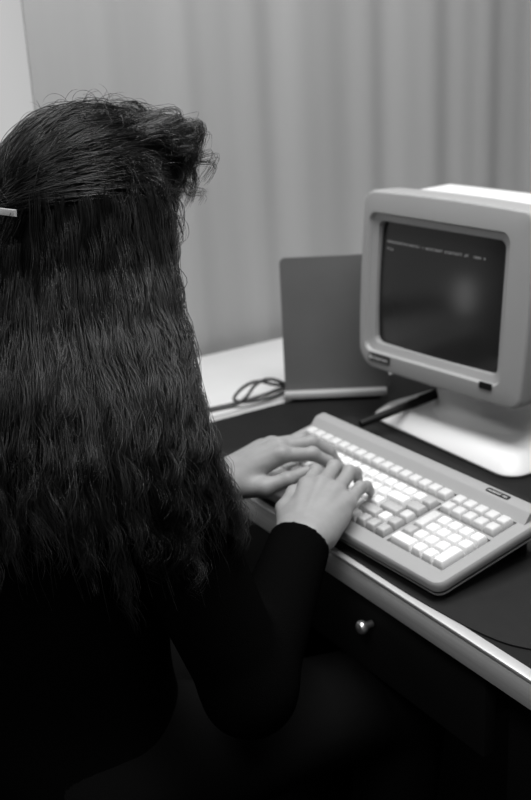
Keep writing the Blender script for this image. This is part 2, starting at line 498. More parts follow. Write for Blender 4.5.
# curved tube face
bm = bmesh.new()
nx_, nz_ = 26, 22
gv = [[None] * (nz_ + 1) for _ in range(nx_ + 1)]
def screen_y(x, z):
    return 0.0105 + 0.009 * ((x / (sw / 2)) ** 2 * 0.55 + (z / (sh / 2)) ** 2 * 0.45)
for i in range(nx_ + 1):
    for j in range(nz_ + 1):
        x = (i / nx_ - .5) * (sw + 0.004); z = (j / nz_ - .5) * (sh + 0.004)
        gv[i][j] = bm.verts.new(mtx @ Vector((sx0 + x, screen_y(x, z), sz0 + z)))
for i in range(nx_):
    for j in range(nz_):
        bm.faces.new((gv[i][j], gv[i + 1][j], gv[i + 1][j + 1], gv[i][j + 1]))
scr = obj('screen', bm, M['glass'], MT, angle=None)
bm = bmesh.new()
zt = sh / 2 - 0.0325
def sput(x, z): return mtx @ Vector((sx0 + x, screen_y(x, z) - 0.0006, sz0 + z))
letters(bm, lambda a, b: sput(a, b + zt), 52, -sw / 2 + 0.013, sw / 2 - 0.038, 0.0040, gaps=(19, 21, 31, 41, 44, 45, 50), seed=11, stroke=0.2)
letters(bm, lambda a, b: sput(a, b + zt - 0.0115), 4, -sw / 2 + 0.013, -sw / 2 + 0.028, 0.0040, gaps=(), seed=5, stroke=0.2)
obj('screen_text', bm, M['glyph'], scr, angle=None)
# badge lower left, switch plate lower right
bm = bmesh.new()
loft(bm, [[mtx @ Vector((x, y, z)) for x, z in rrect(0.047, 0.0140, 0.003, -0.1160, 0.0205, 3)] for y in (0.001, -0.0016)])
bd = obj('badge', bm, M['plate'], MT)
bm = bmesh.new()
for (w_, h_, cz_) in ((0.041, 0.0008, 0.0220), (0.041, 0.0008, 0.0130)):
    pass
letters(bm, lambda a, b: mtx @ Vector((a, -0.00175, b + 0.0180)), 9, -0.1310, -0.0965, 0.0050, seed=8, stroke=0.22)
box(bm, -0.1350, -0.0017, 0.0205, 0.0045, 0.0004, 0.0060, mtx=mtx)
obj('lettering', bm, M['ink'], bd)
bm = bmesh.new()
loft(bm, [[mtx @ Vector((x, y, z)) for x, z in rrect(0.023, 0.0095, 0.002, 0.1010, 0.0265, 3)] for y in (0.001, -0.002)])
obj('power_switch', bm, M['black'], MT)
# swivel base: slab with a pale rim, dish rising to the neck
bw, bd_ = 0.335, 0.31
bx0, by0 = (-1.049 - 0.335 / 2) + 1.229, (1.020 + bd_ / 2) - 1.030
def bring(ins, z, r=0.03):
    return [Vector((x, y, z)) for x, y in rrect(bw - 2 * ins, bd_ - 2 * ins, max(r - ins * 0.5, 0.01), bx0, by0, 6)]
bm = bmesh.new()
loft(bm, [bring(0.004, 0.0), bring(0.001, 0.002), bring(0.0, 0.005), bring(0.002, 0.009), bring(0.017, 0.0225), bring(0.023, 0.0258), bring(0.032, 0.0275), bring(0.045, 0.0285)])
obj('base', bm, M['plastic_lit'], MT, angle=35)
bm = bmesh.new()
pv = mtx @ Vector((0, 0.13, 0))
def nring(r, z, fx):
    return [Vector((bx0 * (1 - fx) + pv.x * fx + r * math.cos(2 * PI * i / 40), (by0) * (1 - fx) + pv.y * fx + r * 0.95 * math.sin(2 * PI * i / 40), z)) for i in range(40)]
loft(bm, [nring(0.125, 0.027, 0.1), nring(0.110, 0.032, 0.3), nring(0.092, 0.042, 0.7), nring(0.085, 0.055, 1.0), nring(0.083, 0.075, 1), nring(0.083, 0.098, 1)])
obj('swivel_neck', bm, M['plastic_lit'], MT, angle=50)

# black pen lying across the base corner and the keyboard's back edge
A = Vector((-1.3052, 0.9473, 0.7490)); B = Vector((-1.3012, 1.125, 0.7665))
pen = thing('pen', 'thick black pen lying across the monitor base corner behind the keyboard', 'pen', A)
d = (B - A); L_ = d.length
q = d.to_track_quat('Z', 'Y').to_matrix().to_4x4()
bm = bmesh.new(); lathe(bm, [(0.0015, 0.0), (0.0054, 0.001), (0.0064, 0.004), (0.0066, L_ * 0.55)], 20, q); obj('barrel', bm, M['black'], pen)
bm = bmesh.new(); lathe(bm, [(0.0070, L_ * 0.55), (0.0074, L_ * 0.57), (0.0074, L_ * 0.97), (0.0066, L_ * 0.99), (0.003, L_)], 20, q)
cap = obj('cap', bm, M['black'], pen)
bm = bmesh.new()
box(bm, 0, 0.0086, L_ * 0.80, 0.003, 0.0012, L_ * 0.30, mtx=q); box(bm, 0, 0.0078, L_ * 0.95, 0.003, 0.003, 0.004, mtx=q); obj('clip', bm, M['black'], cap)

# ------------------------------------------------------------------ upright copy holder by the monitor
pb0 = Vector((-1.531, 0.955, 0)); pb1 = Vector((-1.437, 1.100, 0))
px_ = (pb1 - pb0); pw = px_.length; ang = math.atan2(px_.y, px_.x)
CH = thing('copy_holder', 'dark grey upright board with a pale lip, standing left of the monitor', 'copy holder', (*((pb0 + pb1) / 2).xy, DZ), (0, 0, ang))
pm = Matrix.Translation((0, 0.012, 0.012)) @ Matrix.Rotation(math.radians(-4.5), 4, 'X')
bm = bmesh.new()
loft(bm, [[pm @ Vector((x, y, z)) for x, z in rrect(pw + 0.007, 0.236, 0.010, 0.003, 0.117, 5)] for y in (-0.002, 0.002)])
obj('board', bm, M['panel'], CH)
bm = bmesh.new(); box(bm, 0, 0.002, 0.0115, pw + 0.004, 0.018, 0.011, 0.002); o = obj('lip', bm, M['panel_lip'], CH)
bm = bmesh.new(); box(bm, 0, 0.025, 0.003, pw - 0.02, 0.055, 0.006, 0.001); box(bm, 0, 0.030, 0.012, 0.08, 0.02, 0.016)
obj('foot', bm, M['black'], CH)
bm = bmesh.new()
tube(bm, [pm @ Vector((0, 0.006, 0.15)), Vector((0, 0.075, 0.09)), Vector((0, 0.085, 0.004))], 0.004, 8); obj('strut', bm, M['black'], CH)

# loops of cable lying over the desk's left edge
def cable(name, ctrl, r, label):
    bm = bmesh.new(); tube(bm, spline(ctrl, 120), r, 8)
    o = obj(name, bm, M['cable'], angle=None)
    return tag(o, label, 'cable')
z0 = DZ + 0.004
cable('cable', [(-1.64, 0.12, 0.40), (-1.64, 0.185, 0.66), (-1.64, 0.205, z0 + 0.003), (-1.635, 0.30, z0), (-1.61, 0.55, z0), (-1.60, 0.70, z0), (-1.575, 0.80, z0), (-1.565, 0.862, z0), (-1.552, 0.885, z0 + 0.012), (-1.560, 0.915, z0 + 0.030), (-1.575, 0.955, z0 + 0.026), (-1.568, 0.985, z0 + 0.006), (-1.556, 0.950, z0 + 0.001), (-1.553, 0.90, z0 + 0.004), (-1.565, 0.872, z0 + 0.010),
       (-1.58, 0.90, z0 + 0.022), (-1.585, 0.935, z0 + 0.024), (-1.578, 0.975, z0 + 0.010), (-1.60, 1.06, z0), (-1.63, 1.30, z0)], 0.0030,
      'dark thin cable coiled in raised loops at the desk edge left of the board')
cable('cable', [(-1.68, 0.12, 0.40), (-1.68, 0.185, 0.66), (-1.68, 0.205, z0 + 0.002), (-1.67, 0.30, z0 - 0.001), (-1.63, 0.50, z0 - 0.001), (-1.605, 0.66, z0 - 0.001), (-1.588, 0.78, z0 - 0.001), (-1.576, 0.87, z0 - 0.001), (-1.570, 0.925, z0 + 0.002), (-1.590, 1.0, z0), (-1.615, 1.2, z0 - 0.001)], 0.0026,
      'dark cable lying flat along the desk edge beneath the coiled cable')

# ------------------------------------------------------------------ person: signed distance fields -> one surface
def SDcaps(P, a, b, ra, rb):
    a = np.asarray(a, np.float32); b = np.asarray(b, np.float32)
    ab = b - a; L = float(ab @ ab) + 1e-12
    t = np.clip(((P - a) @ ab) / L, 0, 1)
    d = P - a - t[..., None] * ab
    return np.sqrt((d * d).sum(-1)) - (ra + (rb - ra) * t)
def SDell(P, c, r, R=None):
    d = P - np.asarray(c, np.float32)
    if R is not None: d = d @ np.asarray(R, np.float32)      # columns = local axes
    r = np.asarray(r, np.float32)
    k0 = np.sqrt(((d / r) ** 2).sum(-1)); k1 = np.sqrt(((d / (r * r)) ** 2).sum(-1)) + 1e-9
    return k0 * (k0 - 1.0) / k1
def smin(a, b, k):
    h = np.clip(0.5 + 0.5 * (b - a) / k, 0, 1)
    return b + (a - b) * h - k * h * (1 - h)
def smax(a, b, k): return -smin(-a, -b, k)

def nets(fn, lo, hi, h):
    lo = np.array(lo, np.float32); n = np.ceil((np.array(hi) - lo) / h).astype(int) + 1
    ax = [lo[i] + h * np.arange(n[i], dtype=np.float32) for i in range(3)]
    Fv = np.empty(n, np.float32)
    for i0 in range(0, n[0], 24):
        X, Y, Z = np.meshgrid(ax[0][i0:i0 + 24], ax[1], ax[2], indexing='ij')
        Fv[i0:i0 + 24] = fn(np.stack([X, Y, Z], -1))
    S_ = Fv < 0
    cs = np.zeros(np.array(n) - 1, np.int8)
    acc = np.zeros((*(np.array(n) - 1), 3), np.float32); cnt = np.zeros(np.array(n) - 1, np.int16)
    sl = lambda o, ax_: slice(o, n[ax_] - 1 + o)
    corner = {}
    for c in np.ndindex(2, 2, 2):
        cs += S_[sl(c[0], 0), sl(c[1], 1), sl(c[2], 2)]
    active = (cs > 0) & (cs < 8)
    for axis in range(3):
        for c in np.ndindex(2, 2):
            o0 = list(c); o0.insert(axis, 0); o1 = list(c); o1.insert(axis, 1)
            f0 = Fv[sl(o0[0], 0), sl(o0[1], 1), sl(o0[2], 2)]; f1 = Fv[sl(o1[0], 0), sl(o1[1], 1), sl(o1[2], 2)]
            m = ((f0 < 0) != (f1 < 0))
            t = np.where(m, f0 / np.where(m, f0 - f1, 1), 0)
            for d_ in range(3):
                acc[..., d_] += np.where(m, t if d_ == axis else o0[d_], 0)
            cnt += m
    idx = np.full(active.shape, -1, np.int32); idx[active] = np.arange(active.sum())
    cell = np.argwhere(active)
    Vv = (cell + acc[active] / cnt[active][:, None]) * h + lo
    quads = []
    for axis in range(3):
        o = [0, 0, 0]; o[axis] = 1
        f0 = S_[:n[0] - o[0], :n[1] - o[1], :n[2] - o[2]]; f1 = S_[o[0]:, o[1]:, o[2]:]
        e_ = np.argwhere(f0 != f1)
        b_, c_ = (axis + 1) % 3, (axis + 2) % 3
        e_ = e_[(e_[:, b_] > 0) & (e_[:, c_] > 0) & (e_[:, b_] < n[b_] - 1) & (e_[:, c_] < n[c_] - 1)]
        inside = S_[tuple(e_.T)]
        def cellidx(db, dc):
            q_ = e_.copy(); q_[:, b_] -= db; q_[:, c_] -= dc
            return idx[tuple(q_.T)]
        q = np.stack([cellidx(1, 1), cellidx(0, 1), cellidx(0, 0), cellidx(1, 0)], 1)
        q[~inside] = q[~inside][:, ::-1]
        quads.append(q)
    return Vv, np.concatenate(quads)

def rotz(a): return np.array([[math.cos(a), -math.sin(a), 0], [math.sin(a), math.cos(a), 0], [0, 0, 1]])
def rotx(a): return np.array([[1, 0, 0], [0, math.cos(a), -math.sin(a)], [0, math.sin(a), math.cos(a)]])
def roty(a): return np.array([[math.cos(a), 0, math.sin(a)], [0, 1, 0], [-math.sin(a), 0, math.cos(a)]])

PX, PY = -1.12, 0.36
PERSON = thing('person', 'person with long wavy dark hair, black sweater, typing on the keyboard', 'person', (PX, PY, 0))
ROOT = np.array([PX, PY, 0])

# hands: joints in a local frame, +Y towards the fingers, +Z the back of the hand, thumb on -X (right hand)
def hand_joints(side, bends, splay, thumb, fist=1.0):
    mcp = [(-0.026, 0.086, 0.003), (-0.0075, 0.090, 0.006), (0.0115, 0.085, 0.004), (0.0285, 0.075, -0.001)]
    lens = [(0.041, 0.024, 0.019), (0.045, 0.028, 0.020), (0.042, 0.026, 0.020), (0.033, 0.019, 0.018)]
    rad = [(0.0098, 0.0086, 0.0074, 0.0062), (0.0100, 0.0087, 0.0075, 0.0063), (0.0095, 0.0082, 0.0072, 0.0060), (0.0086, 0.0072, 0.0064, 0.0054)]
    ch = []
    for f in range(4):
        p = np.array(mcp[f]); pts = [p]; pitch = 0.0
        for s in range(3):
            pitch += math.radians(bends[f][s])
            y = math.radians(splay[f])
            d_ = np.array([math.sin(y) * math.cos(pitch), math.cos(y) * math.cos(pitch), -math.sin(pitch)])
            p = p + d_ * lens[f][s]; pts.append(p)
        ch.append((pts, rad[f]))
    ch.append(([np.array(q_) for q_ in thumb], (0.0150, 0.0112, 0.0092, 0.0066)))
    return ch
def hand_field(P, ch, arm):
    """P in the hand's own frame"""
    d = None
    for f in range(4):
        a = ch[f][0][0]
        w = np.array([a[0] * 0.50, 0.004, -0.001])
        e1 = SDcaps(P, w, a + np.array([0, 0, -0.001]), 0.0150, 0.0108)
        d = e1 if d is None else smin(d, e1, 0.016)
    # fleshy underside and thumb ball
    d = smin(d, SDcaps(P, (0.004, 0.020, -0.010), (0.004, 0.068, -0.009), 0.015, 0.012), 0.012)
    d = smin(d, SDcaps(P, (0.022, 0.018, -0.010), (0.027, 0.055, -0.009), 0.012, 0.010), 0.010)
    # wrist and forearm stub
    for sx in (-1, 1):
        d = smin(d, SDcaps(P, (sx * 0.011, 0.0, 0), np.array(arm) + np.array([sx * 0.013, 0, 0]), 0.0165, 0.0215), 0.012)
    tp, tr = ch[4]
    d = smin(d, SDcaps(P, tp[0], tp[1], tr[0], tr[1]), 0.014)
    th = SDcaps(P, tp[1], tp[2], tr[1], tr[2]); th = smin(th, SDcaps(P, tp[2], tp[3], tr[2], tr[3]), 0.004)
    d = smin(d, th, 0.006)
    # extensor tendons, knuckles and fingers
    for f in range(4):
        pts, r = ch[f]
        fd = SDcaps(P, pts[0], pts[1], r[0], r[1] * 0.97)
        fd = smin(fd, SDcaps(P, pts[1], pts[2], r[1], r[2] * 0.98), 0.004)
        fd = smin(fd, SDcaps(P, pts[2], pts[3], r[2], r[3]), 0.003)
        fd = smin(fd, np.sqrt(((P - (pts[0] + np.array([0, 0.001, 0.0028]))) ** 2).sum(-1)) - 0.0082, 0.006)
        fd = smin(fd, np.sqrt(((P - (pts[1] + np.array([0, 0.0, 0.0016]))) ** 2).sum(-1)) - r[1] * 0.92, 0.004)
        d = smin(d, fd, 0.0042)
        d = smin(d, SDcaps(P, pts[0] * np.array([0.45, 0.25, 1]) + np.array([0, 0, 0.0085]), pts[0] + np.array([0, -0.008, 0.0070]), 0.0010, 0.0022), 0.009)
        # nail: a slightly raised plate on the last joint
        dv = pts[3] - pts[2]; dv = dv / np.linalg.norm(dv)
        xa = np.array([1.0, 0, 0]); xa = xa - dv * (xa @ dv); xa /= np.linalg.norm(xa); up = np.cross(xa, dv)
        c_ = pts[3] - dv * 0.001 + up * (r[3] * 0.80)
        d = smin(d, SDell(P, c_, (r[3] * 0.78, 0.0062, 0.0018), np.stack([xa, dv, up], 1)), 0.0006)
    return d

def key_z(p):
    """height of the key tops below a point"""
    a = math.radians(2.2); dx, dy = p[0] + 0.95837, p[1] - 0.74932
    return 0.760 + (-dx * math.sin(a) + dy * math.cos(a)) / ct * st
HS = 1.06
class Hand:
    def __init__(s, side, wrist, yaw, pitch, roll, bends, splay, thumb, elbow):
        s.side = side; s.wrist = np.array(wrist); s.R = rotz(yaw) @ rotx(pitch) @ roty(roll)
        s.elbow = np.array(elbow)
        s.flip = np.array([1, 1, 1]) if side > 0 else np.array([-1, 1, 1])
        # bend each finger until its tip just touches the keys
        bends = [list(b_) for b_ in bends]
        for f in range(4):
            lo_, hi_ = -35.0, 35.0
            for _ in range(24):
                d_ = (lo_ + hi_) / 2
                b2 = [list(b_) for b_ in bends]; b2[f][0] += d_ * 0.6; b2[f][1] += d_ * 0.4
                p = s.world(hand_joints(side, b2, splay, thumb)[f][0][-1])
                if p[2] - key_z(p) > 0.0068: lo_ = d_
                else: hi_ = d_
            bends = b2
        s.ch = hand_joints(side, bends, splay, thumb)
        e_ = s.local(s.elbow); s.arm = e_ * (0.085 / np.linalg.norm(e_))
    def local(s, P): return ((P - s.wrist) @ s.R) * s.flip / HS
    def world(s, p): return s.wrist + s.R @ (np.asarray(p) * s.flip) * HS
    def field(s, P): return hand_field(((P - s.wrist.astype(np.float32)) @ s.R.astype(np.float32)) * s.flip.astype(np.float32) / HS, s.ch, s.arm) * HS
    def mesh(s, h=0.0013):
        pts = [s.world(p) for c in s.ch for p in c[0]] + [s.world(s.arm), s.wrist]
        pts = np.array(pts); lo = pts.min(0) - 0.034; hi = pts.max(0) + 0.034
        return nets(s.field, lo, hi, h)

SH_R, SH_L = np.array([-0.968, 0.420, 0.962]), np.array([-1.272, 0.420, 0.962])
EL_R, EL_L = np.array([-0.905, 0.500, 0.672]), np.array([-1.335, 0.475, 0.680])
HR = Hand(1, (-1.004, 0.640, 0.771), math.radians(35), math.radians(13), math.radians(5),
          [(16, 32, 24), (16, 38, 28), (20, 48, 34), (20, 42, 30)], (-3, 0, 4, 10),
          [(-0.022, 0.016, -0.008), (-0.041, 0.053, -0.010), (-0.043, 0.087, -0.012), (-0.036, 0.115, -0.018)], EL_R)
HL = Hand(-1, (-1.200, 0.633, 0.777), math.radians(-13), math.radians(19), math.radians(-2),
          [(38, 34, 26), (34, 40, 28), (36, 44, 28), (40, 42, 28)], (-3, 0, 3, 9),
          [(-0.020, 0.016, -0.010), (-0.042, 0.047, -0.018), (-0.048, 0.077, -0.020), (-0.043, 0.104, -0.025)], EL_L)

HC = np.array([-1.125, 0.468, 1.159])          # head centre
HRot = rotz(math.radians(14)) @ rotx(math.radians(-8))
def headf(P):
    Q = (P - HC.astype(np.float32)) @ HRot.astype(np.float32)
    d = SDell(Q, (0, -0.008, 0.022), (0.073, 0.093, 0.084))
    d = smin(d, SDell(Q, (0, 0.030, -0.040), (0.058, 0.062, 0.078)), 0.03)
    d = smin(d, SDell(Q, (0, 0.066, -0.098), (0.026, 0.022, 0.020)), 0.025)          # chin
    d = smin(d, SDell(Q, (0, 0.078, 0.020), (0.045, 0.016, 0.014)), 0.02)            # brow
    d = smin(d, SDcaps(Q, (0, 0.090, 0.012), (0, 0.108, -0.026), 0.006, 0.0105), 0.010)  # nose
    for sx in (-1, 1):
        d = smin(d, SDell(Q, (sx * 0.010, 0.098, -0.032), (0.008, 0.009, 0.007)), 0.006)
        d = smax(d, -SDell(Q, (sx * 0.031, 0.098, 0.000), (0.015, 0.014, 0.010)), 0.012)
        d = smin(d, SDell(Q, (sx * 0.031, 0.076, 0.000), (0.0125, 0.0125, 0.011)), 0.002)
        d = smin(d, SDell(Q, (sx * 0.040, 0.062, -0.030), (0.020, 0.022, 0.020)), 0.02)
        E_ = SDell(Q, (sx * 0.076, -0.008, -0.012), (0.007, 0.018, 0.030)); E_ = smax(E_, -SDell(Q, (sx * 0.083, -0.005, -0.010), (0.005, 0.011, 0.020)), 0.004)
        d = smin(d, E_, 0.006)
    d = smin(d, SDell(Q, (0, 0.090, -0.054), (0.022, 0.009, 0.005)), 0.005)
    d = smin(d, SDell(Q, (0, 0.088, -0.065), (0.019, 0.009, 0.006)), 0.005)
    d = smax(d, -SDell(Q, (0, 0.101, -0.0595), (0.022, 0.006, 0.0012)), 0.003)
    return d
HIPL, HIPR = np.array([-1.205, 0.375, 0.525]), np.array([-1.035, 0.375, 0.525])
KNL, KNR = np.array([-1.215, 0.80, 0.485]), np.array([-1.02, 0.80, 0.485])
ANL, ANR = np.array([-1.21, 0.78, 0.09]), np.array([-1.02, 0.78, 0.09])
def torsof(P, g=0.0):
    k = 0.07
    d = SDell(P, (PX, 0.365, 0.53), (0.175 + g, 0.125 + g, 0.115 + g))
    d = smin(d, SDell(P, (PX, 0.385, 0.70), (0.130 + g, 0.095 + g, 0.15 + g)), k)
    d = smin(d, SDell(P, (PX, 0.400, 0.88), (0.150 + g, 0.105 + g, 0.14 + g)), k)
    for sx in (-1, 1):
        d = smin(d, SDell(P, (PX + sx * 0.065, 0.480, 0.855), (0.055 + g, 0.050 + g, 0.055 + g)), 0.04)
    d = smin(d, SDcaps(P, SH_L + [0.02, -0.005, -0.005], SH_R + [-0.02, -0.005, -0.005], 0.058 + g, 0.058 + g), 0.05)
    return d
def armf(P, g, stop=1.0):
    d = None
    for sh, el, hd in ((SH_R, EL_R, HR), (SH_L, EL_L, HL)):
        wr = hd.wrist + hd.R @ np.array([0, -0.008, 0])
        en = el + (wr - el) * stop
        a = smin(SDcaps(P, sh, el, 0.050 + g, 0.038 + g), SDcaps(P, el, en, 0.038 + g, 0.038 + (0.026 - 0.038) * stop + g), 0.02)
        d = a if d is None else np.minimum(d, a)
    return d
def legf(P, g):
    d = None
    for hp, kn, an in ((HIPL, KNL, ANL), (HIPR, KNR, ANR)):
        a = smin(SDcaps(P, hp, kn, 0.082 + g, 0.056 + g), SDcaps(P, kn, an, 0.052 + g, 0.036 + g), 0.03)
        d = a if d is None else smin(d, a, 0.01)
    return d
def footf(P, g=0.0):
    d = None
    for an in (ANL, ANR):
        b_ = an + np.array([0, 0.13, -0.060]); c_ = an + np.array([0, -0.03, -0.055])
        a = smin(SDcaps(P, c_, b_, 0.030 + g, 0.022 + g), SDcaps(P, an + np.array([0, 0, 0.03]), an + np.array([0, 0.0, -0.045]), 0.034 + g, 0.034 + g), 0.02)
        d = a if d is None else np.minimum(d, a)
    return smax(d, -(P[..., 2] - 0.006 if g else P[..., 2] - 0.012), 0.004)
def bodyf(P):
    d = headf(P)
    d = smin(d, SDcaps(P, (PX, 0.400, 1.00), HC + np.array([0, -0.025, -0.04]), 0.056, 0.050), 0.03)
    d = smin(d, torsof(P), 0.05)
    d = smin(d, armf(P, -0.004, 0.80), 0.03)
    d = smin(d, legf(P, 0), 0.04)
    d = smin(d, footf(P), 0.02)
    return d
bV, bF = nets(bodyf, (-1.44, 0.19, 0.0), (-0.80, 1.00, 1.30), 0.0065)
# finer head
def headonly(P):
    d = smin(headf(P), SDcaps(P, (PX, 0.400, 1.00), HC + np.array([0, -0.025, -0.04]), 0.056, 0.050), 0.03)
    return smin(d, torsof(P), 0.05)
bm = bmesh.new()
base = np_mesh('body', bV - ROOT, bF, M['skin'])
tools = []
for hd in (HR, HL):
    hV, hF = hd.mesh()
    tools.append(np_mesh('hand', hV - ROOT, hF, M['skin']))
for t_ in tools:
    md = base.modifiers.new('u', 'BOOLEAN'); md.object = t_; md.operation = 'UNION'; md.solver = 'EXACT'
dg = bpy.context.evaluated_depsgraph_get()
me2 = bpy.data.meshes.new_from_object(base.evaluated_get(dg))
base.modifiers.clear(); old = base.data; base.data = me2; bpy.data.meshes.remove(old)
for t_ in tools:
    m_ = t_.data; bpy.data.objects.remove(t_); bpy.data.meshes.remove(m_)
smooth(base.data, None)
base.parent = PERSON
BODY = base

# clothes
def cuffplane(P, hd, off):
    y = hd.R[:, 1]
    ax = hd.wrist - hd.elbow; ax = ax / np.linalg.norm(ax)
    ax = 0.5 * ax + 0.5 * y; ax /= np.linalg.norm(ax)
    return (P - (hd.wrist + ax * off)) @ ax.astype(np.float32)
def sweaterf(P):
    d = smin(torsof(P, 0.012), armf(P, 0.011, 1.0), 0.035)
    for hd, sh in ((HR, SH_R), (HL, SH_L)):
        near_ = (np.abs(P[..., 0] - hd.wrist[0]) < 0.09) & (P[..., 1] > hd.wrist[1] - 0.10)
        c = cuffplane(P, hd, -0.006 if hd is HR else -0.035)
        ax = hd.wrist - hd.elbow; ax /= np.linalg.norm(ax)
        rib = 0.0012 * np.cos(((P - hd.wrist) @ ax) * 2 * PI / 0.004) * 0
        d = np.where(near_, smax(d + rib, c, 0.004), d)
    d = smax(d, 0.50 - P[..., 2], 0.01)                       # hem
    d = smax(d, -SDell(P, (PX, 0.42, 1.055), (0.062, 0.075, 0.055)), 0.006)   # neckline
    return d
V_, F_ = nets(sweaterf, (-1.46, 0.19, 0.47), (-0.78, 0.72, 1.09), 0.0045)
np_mesh('sweater', V_ - ROOT, F_, M['sweater'], PERSON)
def trouserf(P):
    d = smin(legf(P, 0.010), SDell(P, (PX, 0.365, 0.535), (0.182, 0.132, 0.118)), 0.04)
    d = smax(d, P[..., 2] - 0.62, 0.01)
    return smax(d, 0.085 - P[..., 2], 0.005)
V_, F_ = nets(trouserf, (-1.42, 0.19, 0.06), (-0.82, 0.92, 0.66), 0.007)
np_mesh('trousers', V_ - ROOT, F_, M['skirt'], PERSON)
for an in (ANL, ANR):
    def shoef(P, an=an):
        b_ = an + np.array([0, 0.135, -0.058]); c_ = an + np.array([0, -0.03, -0.052])
        d = smin(SDcaps(P, c_, b_, 0.037, 0.030), SDcaps(P, an + np.array([0, 0, -0.01]), an + np.array([0, 0, -0.045]), 0.040, 0.040), 0.02)
        d = smax(d, P[..., 2] - 0.085, 0.004)
        return smax(d, 0.001 - P[..., 2], 0.003)
    V_, F_ = nets(shoef, an + np.array([-0.06, -0.09, -0.1]), an + np.array([0.06, 0.19, 0.02]), 0.006)
    np_mesh('shoe', V_ - ROOT, F_, M['shoe'], PERSON)

# ------------------------------------------------------------------ hair
zs = np.array([0.70, 0.80, 0.88, 0.93, 0.98, 1.03, 1.08, 1.13, 1.18, 1.23])
ea = np.array([0.240, 0.242, 0.244, 0.244, 0.234, 0.200, 0.140, 0.110, 0.099, 0.096])
eb = np.array([0.156, 0.156, 0.152, 0.146, 0.140, 0.134, 0.126, 0.120, 0.118, 0.116])
ecy = np.array([0.425, 0.424, 0.418, 0.414, 0.416, 0.430, 0.446, 0.458, 0.466, 0.468])
def env(z): return np.interp(z, zs, ea), np.interp(z, zs, eb), np.interp(z, zs, ecy)
def hairf(P):
    z = P[..., 2]
    a, b, cy_ = env(z)
    x = P[..., 0] - PX; y = P[..., 1] - cy_
    e_ = (np.sqrt((x / a) ** 2 + (y / b) ** 2) - 1) * np.minimum(a, b)
    shell = smax(e_ + 0.012, -(e_ + 0.030), 0.004)
    front = np.interp(z, [0.8, 1.0, 1.1, 1.2], [0.045, 0.05, 0.035, 0.03])
    shell = smax(shell, y - front, 0.01)
    shell = smax(shell, z - 1.20, 0.02); shell = smax(shell, 0.965 - z + 0.02 * np.sin(x * 40), 0.02)
    Q = (P - HC.astype(np.float32)) @ HRot.astype(np.float32)
    cap_ = SDell(Q, (0, -0.010, 0.024), (0.083, 0.102, 0.092))
    face = SDell(Q, (0, 0.085, -0.045), (0.064, 0.060, 0.088))
    cap_ = smax(cap_, -face, 0.01); cap_ = smax(cap_, -Q[..., 2] - 0.06, 0.02)
    cap_ = smin(cap_, SDell(Q, (0, 0.066, 0.066), (0.058, 0.034, 0.030)), 0.02)
    return smin(shell, cap_, 0.02)
V_, F_ = nets(hairf, (-1.37, 0.22, 0.84), (-0.87, 0.66, 1.31), 0.006)
HAIR = np_mesh('hair', V_ - ROOT, F_, M['hair'], PERSON)

def strands(name, lines, rad, parent, m_, taper=0.75):
    """lines: (N, K, 3) -> thin three sided tubes in one mesh"""
    P = np.asarray(lines, np.float32); N, Kp, _ = P.shape
    T = np.empty_like(P); T[:, 1:-1] = P[:, 2:] - P[:, :-2]; T[:, 0] = P[:, 1] - P[:, 0]; T[:, -1] = P[:, -1] - P[:, -2]
    T /= np.linalg.norm(T, axis=-1, keepdims=True) + 1e-9
    ref = np.array([0.31, 0.52, 0.79], np.float32)
    A_ = np.cross(T, ref); A_ /= np.linalg.norm(A_, axis=-1, keepdims=True) + 1e-9
    B_ = np.cross(T, A_)
    s = np.linspace(0, 1, Kp)
    prof = (1 - taper * s ** 3)
    rr = (np.asarray(rad, np.float32).reshape(-1, 1) * prof[None])[..., None]
    Vt = np.stack([P + rr * (A_ * math.cos(2 * PI * k / 3) + B_ * math.sin(2 * PI * k / 3)) for k in range(3)], 2)   # N K 3 3
    Vt = Vt.reshape(-1, 3)
    i = np.arange(N)[:, None, None] * Kp * 3; j = np.arange(Kp - 1)[None, :, None] * 3; k = np.arange(3)[None, None, :]
    k2 = (k + 1) % 3
    Fq = np.stack([i + j + k, i + j + k2, i + j + 3 + k2, i + j + 3 + k], -1).reshape(-1, 4)
    o = np_mesh(name, Vt - ROOT, Fq, m_, parent)
    o['kind'] = 'stuff'
    return o

def clump(guide, n, spread, rg, tip=0.5, frizz=0.0012):
    """n strands round a guide polyline (K,3); spread in metres, narrowing to tip*spread"""
    Kp = len(guide)
    s = np.linspace(0, 1, Kp)
    off = rg.normal(0, 1, (n, 1, 3)) * spread * (1 - (1 - tip) * s ** 1.5)[None, :, None]
    fr = rg.normal(0, 1, (n, 4, 3))
    ph = rg.uniform(0, 6.28, (n, 1, 3)); fq = rg.uniform(3, 9, (n, 1, 3))
    fz = np.sin(s[None, :, None] * fq * 3.1 + ph) * frizz * (0.3 + s)[None, :, None]
    return guide[None] + off + fz

